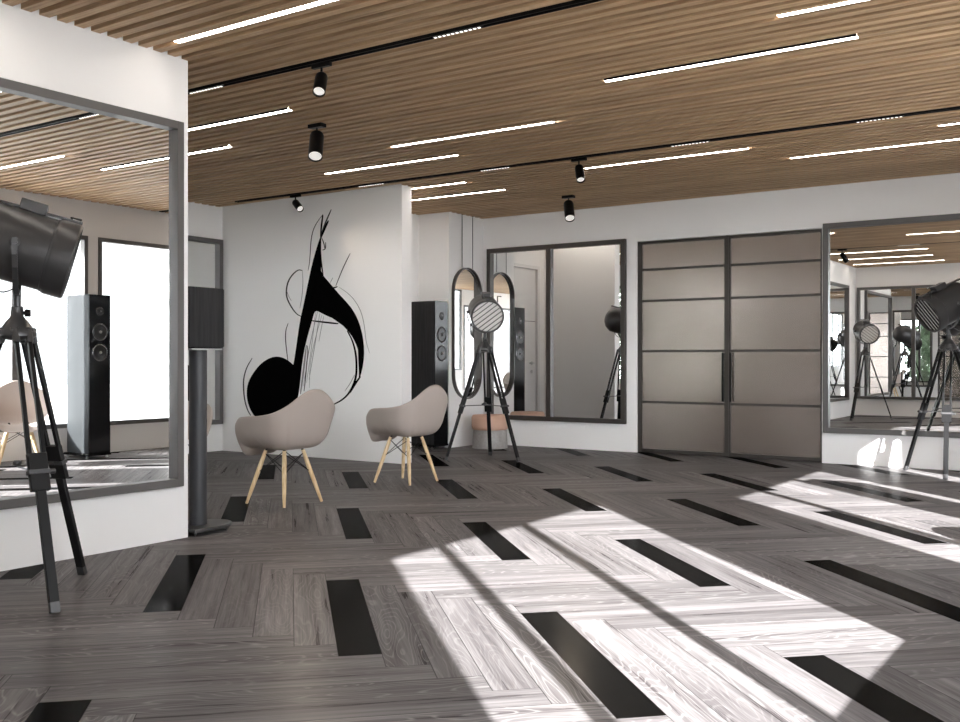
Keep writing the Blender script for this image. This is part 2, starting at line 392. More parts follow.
tag(o, 'white blind added to keep direct sun out of the window beside the viewpoint', 'blind')

# ------------------------------------------------------------------ ceiling: slats with a backing board (one structure)
LIGHTS = [(-4.39, 3.535), (-6.43, 4.935), (-7.68, 5.51), (-5.10, 6.25), (-6.35, 6.81), (-7.03, 7.89), (-6.94, 8.455),
          (-2.81, 5.525), (-4.24, 7.93), (-1.56, 4.965), (-2.57, 8.515), (-1.31, 7.95), (-4.49, 2.50), (-4.49, 1.47)]
SP = .0975; SW = .054
TRY = (4.245, 7.47)
b = B_()
y = -3.0 + ((3.55 - (-3.0)) % SP) - SP
def slat_ranges(yc):
    r = [(XC+.001, XW-.001)]
    if yc < 3.64: r = [(XL+.0, XW-.001)]
    if yc < YN+.01: r = [(-2.35, XW-.001)]
    if YM0 < yc-SW/2 and yc+SW/2 < YM1: pass
    if yc > YM1-.03: r = [(-7.23, XW-.001)]
    if yc > 9.33: r = [(-6.78, XW-.001)]
    if YM0-.03 < yc <= YM1-.03: r = [(XM, XW-.001)]
    return r
def cut(rs, a, c):
    out = []
    for p, q in rs:
        if c <= p or a >= q: out.append((p, q)); continue
        if a > p: out.append((p, a))
        if c < q: out.append((c, q))
    return out
while y < YB:
    y += SP
    y0, y1 = y, min(y+SW, YB-.002)
    if y1 <= y0 or y0 < -2.98: continue
    rs = slat_ranges((y0+y1)/2)
    for t in TRY:
        if y1 > t-.022 and y0 < t+.022: rs = cut(rs, -99 if t < 5 else -8.30, 99)
    for lx, ly in LIGHTS:
        if y1 > ly-.023 and y0 < ly+.023: rs = cut(rs, lx-.003, lx+1.503)
    for p, q in rs:
        if q-p > .02: box(b, p, q, y0, y1, H, H+.068)
    # the strips that stay beside a lamp or track channel
    for t in TRY:
        if y1 > t-.022 and y0 < t+.022:
            if t-.024-y0 > .006:
                for p, q in slat_ranges((y0+y1)/2): box(b, p, q, y0, t-.024, H, H+.068)
            if y1-(t+.024) > .006:
                for p, q in slat_ranges((y0+y1)/2): box(b, p, q, t+.024, y1, H, H+.068)
    for lx, ly in LIGHTS:
        if y1 > ly-.023 and y0 < ly+.023:
            for p, q in slat_ranges((y0+y1)/2):
                p2, q2 = max(p, lx-.003), min(q, lx+1.503)
                if q2 > p2:
                    if ly-.025-y0 > .006: box(b, p2, q2, y0, ly-.025, H, H+.068)
                    if y1-(ly+.025) > .006: box(b, p2, q2, ly+.025, y1, H, H+.068)
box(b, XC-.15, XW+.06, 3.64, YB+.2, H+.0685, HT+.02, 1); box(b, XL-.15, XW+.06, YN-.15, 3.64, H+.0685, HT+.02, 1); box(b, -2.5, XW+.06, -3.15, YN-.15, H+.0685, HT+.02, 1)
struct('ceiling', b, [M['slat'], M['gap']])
b = B_(); box(b, XC-.2, XO+.02, -3.2, YB+.25, HT+.021, HT+.25); struct('roof', b, M['outer'])

# ------------------------------------------------------------------ ceiling lamps
def make_line(label, x, yy, ln=1.5):
    r = thing('linear_ceiling_light', label, 'ceiling light', (x, yy, H), 0, 'linear lights recessed in the slatted ceiling')
    b = B_(); box(b, 0, ln, -.019, .019, .0005, .03); obj('diffuser', b, M['led'], r)
    b = B_(); box(b, -.002, ln+.002, -.0245, .0245, .0305, .05); box(b, -.002, ln+.002, -.0245, -.023, -.001, .03); box(b, -.002, ln+.002, .023, .0245, -.001, .03); obj('channel', b, M['black'], r)
    return r
LL = ['large linear light strip starting just above the top corner of the left wall',
      'linear light strip left of the upper black spotlight, cut by the mirror wall edge',
      'short visible light strip at the mirror wall edge, level with the lower spotlight',
      'linear light strip right of the lower hanging spotlight, middle of ceiling',
      'linear light strip above the music note wall, nearer the lower spotlight',
      'upper of two short strips meeting the top right corner of the music note wall',
      'lower of two short strips meeting the top right corner of the music note wall',
      'long bright strip in the upper middle right of the ceiling, above the sliding doors',
      'linear light strip just right of the small spotlight on the farther track',
      'linear light strip running out of the top edge of the picture at right',
      'linear light strip above the right framed mirror',
      'linear light strip whose short end shows at the right picture edge',
      'linear strip seen only in the right mirror, nearer of two there',
      'linear strip seen only in the right mirror, farther of two there']
ln0 = make_line(LL[0], *LIGHTS[0])
for (x, yy), lb in list(zip(LIGHTS, LL))[1:]:
    c = copy_tree(ln0); c.location = (x, yy, H); c['label'] = lb
def track(label, x0, x1, yy, mods):
    r = thing('lighting_track', label, 'track', (x0, yy, H))
    b = B_(); box(b, 0, x1-x0, -.021, -.015, -.004, .03); box(b, 0, x1-x0, .015, .021, -.004, .03); box(b, 0, x1-x0, -.0148, .0148, .018, .03); obj('rail', b, M['black'], r)
    for i, (m0, m1) in enumerate(mods):
        b = B_(); box(b, m0-x0, m1-x0, -.0146, .0146, -.006, .0175); led = obj('led_module', b, M['black'], r)
        b = B_(); k = 11
        for j in range(k):
            c0 = m0-x0+(m1-m0)*(j+.2)/k; box(b, c0, c0+(m1-m0)*.5/k, -.006, .006, -.0085, -.0062)
        obj('led_dots', b, M['led_soft'], led)
track('black lighting track nearer the viewer, crossing the upper left of the ceiling', XL+.02 if False else -8.6, .36, TRY[0], [(-5.14, -4.83), (-3.18, -2.87), (-1.1, -.8)])
track('black lighting track farther away, passing over the music note wall', -8.28, .36, TRY[1], [(-6.52, -6.2), (-5.06, -4.75), (-3.21, -2.89), (-1.78, -1.46)])

def make_spot(label, x, yy, aim, plate=True, group='black cylinder spotlights under the ceiling'):
    r = thing('spotlight', label, 'spotlight', (x, yy, H), 0, group)
    z0 = -.004
    if plate: b = B_(); box(b, -.065, .065, -.03, .03, -.028, -.0005); obj('mounting_plate', b, M['black'], r, .002)
    else: b = B_(); box(b, -.07, .07, -.014, .014, -.03, -.0065); obj('track_adapter', b, M['black'], r, .002)
    d = Vector(aim).normalized()
    piv = Vector((0, 0, -.085))
    b = B_(); tube(b, [(0,0,-.025), piv], .007, 10); obj('stem', b, M['black'], r)
    top = piv - d*.012
    b = B_(); R, Ln = (.052, .235) if plate else (.037, .155)
    lathe(b, [(.006, -.008), (R*.6, -.004), (R*.92, .006), (R, .02), (R, Ln), (R-.004, Ln), (R-.005, Ln-.012)], top, d, 32, True, False)
    c = obj('lamp_body', b, M['black'], r)
    b = B_(); lathe(b, [(R-.006, Ln-.016), (R-.006, Ln-.012)], top, d, 32); obj('lens', b, M['led_spot'], c)
    ld = bpy.data.lights.new('spot_beam', 'SPOT'); ld.energy = 28; ld.color = (1, .82, .64); ld.spot_size = math.radians(88); ld.spot_blend = .8; ld.shadow_soft_size = .03
    lo = bpy.data.objects.new('spot_beam', ld); C.objects.link(lo); lo.parent = r
    lo.location = top + d*(Ln+.005); lo.rotation_euler = d.to_track_quat('-Z', 'Y').to_euler()
    return r
CAMD = Vector((.54, -.84, 0))
make_spot('spotlight hanging from the nearer black track, above the lower one', -3.99, TRY[0], (.36, -.54, -.80), False)
make_spot('largest spotlight on its own ceiling plate below the nearer track', -5.06, 5.335, (.36, -.46, -.80), True)
make_spot('tilted spotlight on the farther track in front of the music note', -7.39, TRY[1]-.0, (.78, -.28, -.58), False)
make_spot('spotlight on the farther track above the back wall mirror side of the doors', -4.05, TRY[1], (.34, -.40, -.84), False)
make_spot('spotlight on its own ceiling plate closest to the back wall', -5.075, 9.13, (.36, -.50, -.78), True)
make_spot('spotlight at the window end of the farther track, seen only in the left mirror', .12, TRY[1], (-.3, -.1, -1), False)

# ------------------------------------------------------------------ framed mirrors
def wall_mirror(label, face, plane, u0, u1, z0, z1, mull=(), fw=.052, dep=.05, dark=False):
    """face: '+X', '-Y', '+Y' the way the mirror looks; u runs along the wall"""
    r = thing('wall_mirror', label, 'mirror', {'+X': (plane, (u0+u1)/2, z0), '-Y': ((u0+u1)/2, plane, z0), '+Y': ((u0+u1)/2, plane, z0)}[face])
    um = (u0+u1)/2
    def bb(b, a, c, zz0, zz1, d0, d1):
        a -= um; c -= um; zz0 -= z0; zz1 -= z0
        if face == '+X': box(b, d0, d1, a, c, zz0, zz1)
        if face == '-Y': box(b, a, c, -d1, -d0, zz0, zz1)
        if face == '+Y': box(b, a, c, d0, d1, zz0, zz1)
    m = M['frame_dark'] if dark else M['frame']
    b = B_()
    bb(b, u0, u0+fw, z0, z1, .001, dep); bb(b, u1-fw, u1, z0, z1, .001, dep)
    bb(b, u0+fw, u1-fw, z0, z0+fw, .001, dep); bb(b, u0+fw, u1-fw, z1-fw, z1, .001, dep)
    obj('frame', b, m, r, .0015, 1)
    b = B_(); bb(b, u0+fw-.004, u1-fw+.004, z0+fw-.004, z1-fw+.004, .001, .008); obj('mirror_glass', b, M['mirror'], r)
    for u in mull:
        b = B_(); bb(b, u-.03, u+.03, z0+fw, z1-fw, .0085, dep-.006); obj('mullion', b, m, r)
    return r
wall_mirror('large grey framed mirror on the left wall behind the big tripod lamp', '+X', XL, 1.47, 3.725, .305, 2.372, (), .045, .048)
wall_mirror('grey framed mirror half hidden behind the speaker stand, left of the music note', '+X', XC, 5.4, 7.62, .305, 2.375, (), .05, .05)
wall_mirror('two panel framed mirror between the tall oval mirror and the sliding doors', '-Y', YB, -6.70, -4.855, .31, 2.37, (-5.84,), .052, .05, True)
wall_mirror('framed mirror right of the sliding doors behind the right tripod lamp', '-Y', YB, -2.705, -.55, .305, 2.37, (), .052, .05)
wall_mirror('framed mirror with mullion on the wall facing the doors, seen only in the right mirror', '+Y', YN, -4.58, -2.42, .305, 2.375, (-3.6,), .05, .05)

# oval mirror on two cords
r = thing('oval_mirror', 'tall pill shaped mirror hanging on two cords beside the tall speaker', 'mirror', (-6.78, 9.685, .56))
def pill(w, h, n=20):
    R = w/2; return [(R*math.cos(t), h-R+R*math.sin(t)) for t in [PI*i/n for i in range(n+1)]] + [(R*math.cos(t), R+R*math.sin(t)) for t in [PI+PI*i/n for i in range(n+1)]]
b = B_(); out = pill(.57, 1.56); inn = [(p[0]*(.57-.026)/.57, .78+(p[1]-.78)*(1.56-.026)/1.56) for p in out]
n = len(out); rings = []
for pts, x in ((out, .002), (out, .045), (inn, .045), (inn, .010)): rings.append([b.verts.new((x, p[0], p[1])) for p in pts])
for A, Bq in zip(rings, rings[1:]+rings[:1]):
    for k in range(n): b.faces.new((A[k], A[(k+1)%n], Bq[(k+1)%n], Bq[k]))
obj('frame', b, M['frame_dark'], r)
b = B_()
for x in (.012,): b.faces.new([b.verts.new((x, p[0]*.99, p[1]*.995+.003)) for p in inn])
g = bmesh.ops.extrude_face_region(b, geom=b.faces[:]); bmesh.ops.translate(b, verts=[v for v in g['geom'] if isinstance(v, bmesh.types.BMVert)], vec=(-.008, 0, 0))
obj('mirror_glass', b, M['mirror'], r)
for yy in (-.11, .11):
    b = B_(); tube(b, [(.028, yy, 1.553 if abs(yy) < .12 else 1.5), (.028, yy, H-.56)], .0035, 8); obj('cord', b, M['black'], r)

# ------------------------------------------------------------------ sliding double door
def frosted():
    m = bpy.data.materials.new('bronze_frosted_glass'); m.use_nodes = True
    n = m.node_tree.nodes; l = m.node_tree.links; b = n['Principled BSDF']
    tc = n.new('ShaderNodeTexCoord'); nz = n.new('ShaderNodeTexNoise'); nz.inputs['Scale'].default_value = 1.3; nz.inputs['Detail'].default_value = 3
    l.new(tc.outputs['Object'], nz.inputs[0])
    rp = n.new('ShaderNodeValToRGB'); rp.color_ramp.elements[0].position = .35; rp.color_ramp.elements[1].position = .65
    rp.color_ramp.elements[0].color = (.27, .230, .208, 1); rp.color_ramp.elements[1].color = (.33, .285, .26, 1)
    l.new(nz.outputs['Fac'], rp.inputs[0]); l.new(rp.outputs[0], b.inputs['Base Color'])
    b.inputs['Metallic'].default_value = .75; b.inputs['Roughness'].default_value = .26
    b.inputs['Coat Weight'].default_value = .0
    return m
M['frosted'] = frosted()
ZB = (.035, .56, 1.12, 1.675, 2.02, DH-.02)
def leaf(idx, x0, x1, hside):
    b = B_(); y0, y1 = YB+.035, YB+.075; st = .020
    box(b, x0, x0+st, y0, y1, .008, DH-.005); box(b, x1-st, x1, y0, y1, .008, DH-.005)
    box(b, x0+st, x1-st, y0, y1, .008, .045); box(b, x0+st, x1-st, y0, y1, DH-.035, DH-.005)
    r = struct('door_%d' % idx, b, M['frame_dark'])
    for z in ZB[1:-1]:
        b = B_(); box(b, x0+st, x1-st, y0+.004, y1-.004, z-.0125, z+.0125); obj('glazing_bar', b, M['frame_dark'], r)
    zz = [.045]+[z for z in ZB[1:-1]]+[DH-.035]
    for k in range(5):
        a = zz[k] + (.0125 if k else 0); c = zz[k+1] - (.0125 if k < 4 else 0)
        b = B_(); box(b, x0+st, x1-st, y0+.014, y1-.014, a, c); obj('glass_panel', b, M['frosted'], r)
    b = B_(); hx = x1-.028 if hside > 0 else x0+.028
    box(b, hx-.011, hx+.011, y0-.03, y0-.018, .585, 1.10)
    for z in (.64, 1.045): box(b, hx-.006, hx+.006, y0-.018, y0+.001, z-.008, z+.008)
    obj('handle', b, M['black'], r)
leaf(1, DX0+.028, -3.722, 1); leaf(2, -3.694, DX1-.004, -1)
b = B_(); box(b, -3.7215, -3.6945, YB+.03, YB+.08, .002, DH-.002); box(b, DX0+.001, DX0+.026, YB+.028, YB+.09, .002, DH-.002)
struct('trim_1', b, M['frame_dark'])
b = B_(); box(b, DX0-.2, DX1+.2, YB+.2, YB+.22, 0, HT); struct('wall_behind_door', b, M['wall'])

# white door in the alcove
b = B_(); box(b, -7.30, -7.255, DA0+.06, DA1-.06, .008, DAH-.05); r = struct('door_3', b, M['door_white'])
b = B_(); box(b, -7.2548, -7.2535, DA0+.07, DA1-.07, 1.565, 1.572); obj('panel_groove', b, M['frame_dark'], r)
b = B_(); tube(b, [(-7.254, 8.13, .98), (-7.21, 8.13, .98), (-7.208, 8.15, .98), (-7.208, 8.25, .98)], .009, 8); lathe(b, [(.026, 0), (.026, .008)], (-7.2545, 8.13, .98), (1,0,0), 20); lathe(b, [(.024, 0), (.024, .007)], (-7.2545, 8.13, .86), (1,0,0), 20)
obj('handle', b, M['steel'], r)
b = B_(); box(b, -7.29, -7.222, DA0, DA0+.055, .0, DAH); box(b, -7.29, -7.222, DA1-.055, DA1, .0, DAH); box(b, -7.29, -7.222, DA0+.055, DA1-.055, DAH-.045, DAH)
struct('trim_2', b, M['door_white'])
b = B_(); box(b, -7.5, -7.385, YM1, 9.4, 0, HT); struct('wall_behind_alcove', b, M['wall'])

# ------------------------------------------------------------------ music note on the wall
F_ = 992.6; CYP = 360.3; YAW = math.radians(34.158)
def note(pt):
    """sketch coordinates of the drawing -> (x, z) on the wall"""
    lx = (pt[0]-480)/F_; rx = -math.sin(YAW)+lx*math.cos(YAW); ry = math.cos(YAW)+lx*math.sin(YAW)
    t = YM0/ry; return (rx*t, CAMZ-(pt[1]-CYP)/F_*t)
NOTE = thing('wall_drawing', 'black hand sketched eighth note painted on the white wall behind the chairs', 'wall art', (-7.5, YM0, .4))
def smooth_closed(p, k=2):
    for _ in range(k):
        q = []
        for i in range(len(p)):
            a, c = p[i], p[(i+1) % len(p)]; q += [(a[0]*.75+c[0]*.25, a[1]*.75+c[1]*.25), (a[0]*.25+c[0]*.75, a[1]*.25+c[1]*.75)]
        p = q
    return p
def smooth_open(p, k=2):
    for _ in range(k):
        q = [p[0]]
        for a, c in zip(p, p[1:]): q += [(a[0]*.75+c[0]*.25, a[1]*.75+c[1]*.25), (a[0]*.25+c[0]*.75, a[1]*.25+c[1]*.75)]
        p = q+[p[-1]]
    return p
def slab(pts, y0, y1, m, name):
    b = B_(); q = [(p[0]+7.5, p[1]-.4) for p in map(note, pts)]
    fa = b.faces.new([b.verts.new((x, y0-YM0, z)) for x, z in q])
    bk = [b.verts.new((x, y1-YM0, z)) for x, z in q]; fv = list(fa.verts)
    for i in range(len(q)): b.faces.new((fv[i], bk[i], bk[(i+1)%len(q)], fv[(i+1)%len(q)]))
    b.faces.new(bk[::-1])
    bmesh.ops.triangulate(b, faces=b.faces[:])
    return obj(name, b, m, NOTE, sharp=False)
stem = [(321.5,234.6),(320.9,241.6),(318.9,251.2),(318.9,262.3),(321.9,273.4),(328.2,282.2),(335.1,289.3),(340,295),(344.8,300),(353.1,309.9),(358.9,321.6),(362.7,334.9),(364.4,349.8),(363.6,363.1),(360.6,376.4),(358.6,379),
 (360.0,368.1),(359.9,356.4),(357.2,346.5),(352.8,337.3),(347.3,329.9),(341.5,324.1),(334.8,319.1),(324.9,314.9),(317,310.6),(314.6,312),(313.0,317.4),(305.7,343.2),(302.4,361.4),(300.8,376.4),(299.4,389.7),(297.0,402),(290,404),(290,380),
 (293.8,363.9),(296.6,344.8),(299.9,321.6),(303.3,306.6),(305.7,295),(308.1,283.1),(311.6,266.5),(315.7,251.2),(319.2,240.2)]
slab(smooth_closed(stem, 1), YM0-.0022, YM0-.0002, M['ink'], 'stem_and_flag')
head = [(296.6,368),(290.4,362.0),(283.5,357.6),(276,356.2),(268,358.6),(259.9,364.4),(252.5,374),(248,383),(246.6,392),(247.6,402),(251,411),(256,418),(266,420.5),(277,417.5),(287.6,410.5),(295.5,403),(299.5,391),(299.5,378)]
slab(smooth_closed(head, 2), YM0-.0021, YM0-.0001, M['ink'], 'note_head')
def stroke(pts, w, m='ink_mid'):
    p = smooth_open(pts, 2); L_, R_ = [], []
    for i, q in enumerate(p):
        a = p[max(i-1, 0)]; c = p[min(i+1, len(p)-1)]; dx, dy = c[0]-a[0], c[1]-a[1]; d = math.hypot(dx, dy) or 1
        t = i/(len(p)-1); ww = w*(.45+.55*math.sin(PI*min(1, max(0, t))))/2*1.15
        L_.append((q[0]-dy/d*ww, q[1]+dx/d*ww)); R_.append((q[0]+dy/d*ww, q[1]-dx/d*ww))
    b = B_(); y0 = YM0-.0016-YM0
    A = [b.verts.new((x+7.5, y0, z-.4)) for x, z in map(note, L_)]; Bq = [b.verts.new((x+7.5, y0, z-.4)) for x, z in map(note, R_)]
    for i in range(len(A)-1): b.faces.new((A[i], A[i+1], Bq[i+1], Bq[i]))
    obj('sketch_stroke', b, M[m], NOTE, sharp=False)
for s in [
 ([(302.5,270.6),(298.4,269.5),(292.2,274.8),(288,281.7),(286.3,290),(286.8,298.3),(291.6,307.4),(296.6,314.1),(301.6,316.6)], 1.3, 'ink_mid'),
 ([(311.6,320.7),(323.2,322.1),(333.2,323.2),(338.5,323.7)], 1.5, 'ink'),
 ([(302.5,270.6),(303.2,283.1),(302.1,297),(299.9,308.3)], .6, 'ink_grey'),
 ([(286.6,290),(288.5,296),(291.5,301)], .5, 'ink_grey'),
 ([(288.3,323.2),(285.8,329.9),(285.5,339.8),(287,353.1),(288,360.8)], .9, 'ink_mid'),
 ([(252.3,358.1),(246.8,367.1),(243.6,378.2),(243.6,389.3),(244.7,400.3),(247.5,410),(250.9,415.6)], 1.2, 'ink_mid'),
 ([(323,214.5),(317.1,222.2),(312.9,230.5),(310.9,241.6),(310.4,252.6),(309.5,263.7),(308.1,270.6)], .8, 'ink_mid'),
 ([(320.5,238),(324.5,225),(331.4,209.4)], 1.3, 'ink_mid'), ([(320.8,238),(324.5,229),(328.6,220.5)], 1.9, 'ink'), ([(320.6,237),(321.6,225),(323,214.5)], 1.5, 'ink'),
 ([(321.5,237.4),(324,242.9),(325.1,249.5)], .9, 'ink_mid'), ([(322.6,250.1),(325.7,249.2),(325.8,242.2)], .9, 'ink_mid'),
 ([(320.6,249.9),(321,260.9),(323.3,275.8)], 1.3, 'ink'),
 ([(350.3,253.3),(343,268),(335.8,286.2)], .9, 'ink_mid'), ([(328.4,285.5),(333,288.3),(337.6,286.6)], 1.3, 'ink'), ([(333,277.5),(330.2,283.1)], .5, 'ink_grey'),
 ([(339.3,287.3),(347.6,292.8),(354.8,300),(361.4,311.6),(364.7,326.5),(366,341.5),(369.7,353.1)], .6, 'ink_grey'),
 ([(347.3,330.7),(352.3,339.8),(355.6,351.5),(356.7,363.1),(356.4,376.4),(353.1,386.3),(348.1,394.7),(341.5,400.5),(333.6,404.5)], 1.9, 'ink'),
 ([(360.6,376.4),(355.6,383.2),(350,393)], 1.8, 'ink'),
 ([(307.4,345.6),(308.2,353.1),(306.6,364.8),(305.7,378),(304.1,391.3)], 1.0, 'ink_mid'),
 ([(315.7,311.6),(312,345),(306.6,383)], .5, 'ink_grey'), ([(319.9,313.3),(315,345),(309.1,379.7)], .6, 'ink_grey'), ([(324,315.7),(321,330),(319,341.5)], .5, 'ink_grey'),
 ([(317.6,312),(312.5,333),(309,350),(303.5,386)], .6, 'ink_grey'), ([(322,315),(315.5,338),(310,362),(309.5,388)], .5, 'ink_grey'), ([(306.5,345),(303.5,372),(300.5,394)], 1.6, 'ink_grey'),
 ([(354.8,374.7),(350,384),(344.8,391.3)], .6, 'ink_grey')]:
    stroke(*s)

# ------------------------------------------------------------------ armchairs
def shell_bm():
    b = B_(); NT, NS = 96, 20; rings = []
    def interp(tab, t):        # Catmull-Rom through the table, mirrored at both ends
        n = len(tab)
        for i in range(n-1):
            if tab[i][0] <= t <= tab[i+1][0]:
                t1, p1 = tab[i]; t2, p2 = tab[i+1]
                t0, p0 = tab[i-1] if i else (-tab[1][0], tab[1][1]); t3, p3 = tab[i+2] if i+2 < n else (2*t2-t1, p1)
                k = (t-t1)/(t2-t1); m1 = (p2-p0)/(t2-t0)*(t2-t1); m2 = (p3-p1)/(t3-t1)*(t2-t1)
                return (2*k**3-3*k*k+1)*p1+(k**3-2*k*k+k)*m1+(-2*k**3+3*k*k)*p2+(k**3-k*k)*m2
    ZR = [(0, .340), (20, .338), (34, .362), (45, .445), (56, .545), (70, .622), (88, .640), (106, .648), (122, .668), (137, .715), (152, .778), (166, .818), (180, .830)]
    RR = [(0, .270), (20, .285), (34, .298), (45, .318), (56, .330), (70, .326), (88, .325), (106, .332), (122, .345), (137, .330), (152, .302), (166, .285), (180, .280)]
    for s in range(NS+1):
        f = s/NS; ring = []
        for k in range(NT):
            th = 2*PI*k/NT; dg = abs(math.degrees(th)); dg = 360-dg if dg > 180 else dg
            zr = interp(ZR, dg); R = interp(RR, dg)
            w = min(1, max(0, (dg-22)/34)); w = w*w*(3-2*w)
            ph = f*PI/2; e = 2/(2.7+2.0*min(1, max(0, (dg-90)/50)))
            rw = R*math.sin(ph)**e; g = 1-math.cos(ph)**e if f < 1 else 1.0
            h = g; rw *= 1-(.10 if dg < 140 else .05)*(1-h)*min(1, f*2); zw = .396+(zr-.396)*h
            d = max(0, (f-.5)/.5); zf = .398+.010*math.sin(PI*f)+(zr-.398)*d*d*(3-2*d); rf = R*f
            r = rf*(1-w)+rw*w; zz = zf*(1-w)+zw*w
            roll = max(0, f-.86)/.14
            if dg > 40: k2 = min(1, (dg-40)/20); r += .020*roll*roll*k2; zz -= .004*roll*k2
            ring.append(b.verts.new((r*math.cos(th), r*math.sin(th), zz)) if s else None)
        rings.append(ring)
    c = b.verts.new((0, 0, .397))
    for k in range(NT): b.faces.new((c, rings[1][k], rings[1][(k+1)%NT])).smooth = True
    for A, Bq in zip(rings[1:], rings[2:]):
        for k in range(NT): b.faces.new((A[k], Bq[k], Bq[(k+1)%NT], A[(k+1)%NT])).smooth = True
    return b
def make_chair(label):
    r = thing('armchair', label, 'chair', (0,0,0), 0, 'moulded armchairs with beech legs')
    o = obj('shell_seat', shell_bm(), M['shell'], r, sharp=False)
    s = o.modifiers.new('solid', 'SOLIDIFY'); s.thickness = .009; s.offset = 1
    s = o.modifiers.new('sub', 'SUBSURF'); s.levels = 1; s.render_levels = 1
    T, Fo = .092, .187
    for sx in (1, -1):
        for sy in (1, -1):
            a = Vector((sx*T, sy*T, .378)); e = Vector((sx*Fo, sy*Fo, .0))
            b = B_(); tube(b, [a, a.lerp(e, .3), a.lerp(e, .7), e+Vector((0,0,.001))], [.0135, .0165, .0145, .010], 14); obj('leg', b, M['beech'], r)
            b = B_(); tube(b, [Vector((sx*T*.92, sy*T*.92, .405)), a+Vector((0,0,-.004))], .009, 10); obj('leg_mount', b, M['black'], r)
    b = B_()
    P = lambda sx, sy, t: Vector((sx*(T+(Fo-T)*t), sy*(T+(Fo-T)*t), .378*(1-t)))
    for (a1, a2) in (((1,1),(1,-1)), ((1,-1),(-1,-1)), ((-1,-1),(-1,1)), ((-1,1),(1,1))):
        tube(b, [P(*a1, .05), P(*a2, .42)], .003, 6); tube(b, [P(*a2, .05), P(*a1, .42)], .003, 6)
    obj('wire_brace', b, M['black'], r)
    return r
ch = make_chair('taupe moulded armchair standing in front of the black music note')
ch.location = (-5.155, 5.10, 0); ch.rotation_euler = (0, 0, PI)
for loc, rz, lb in (((-5.19, 6.545, 0), PI, 'taupe moulded armchair at the right end of the music note wall, before the tall speaker'),
                    ((-7.19, 5.76, 0), .15, 'armchair almost hidden behind the pole of the speaker stand'),
                    ((-.02, 5.50, 0), PI+.5, 'armchair by the windows seen only as a reflection in the left mirror')):
    c = copy_tree(ch); c.location = loc; c.rotation_euler = (0, 0, rz); c['label'] = lb

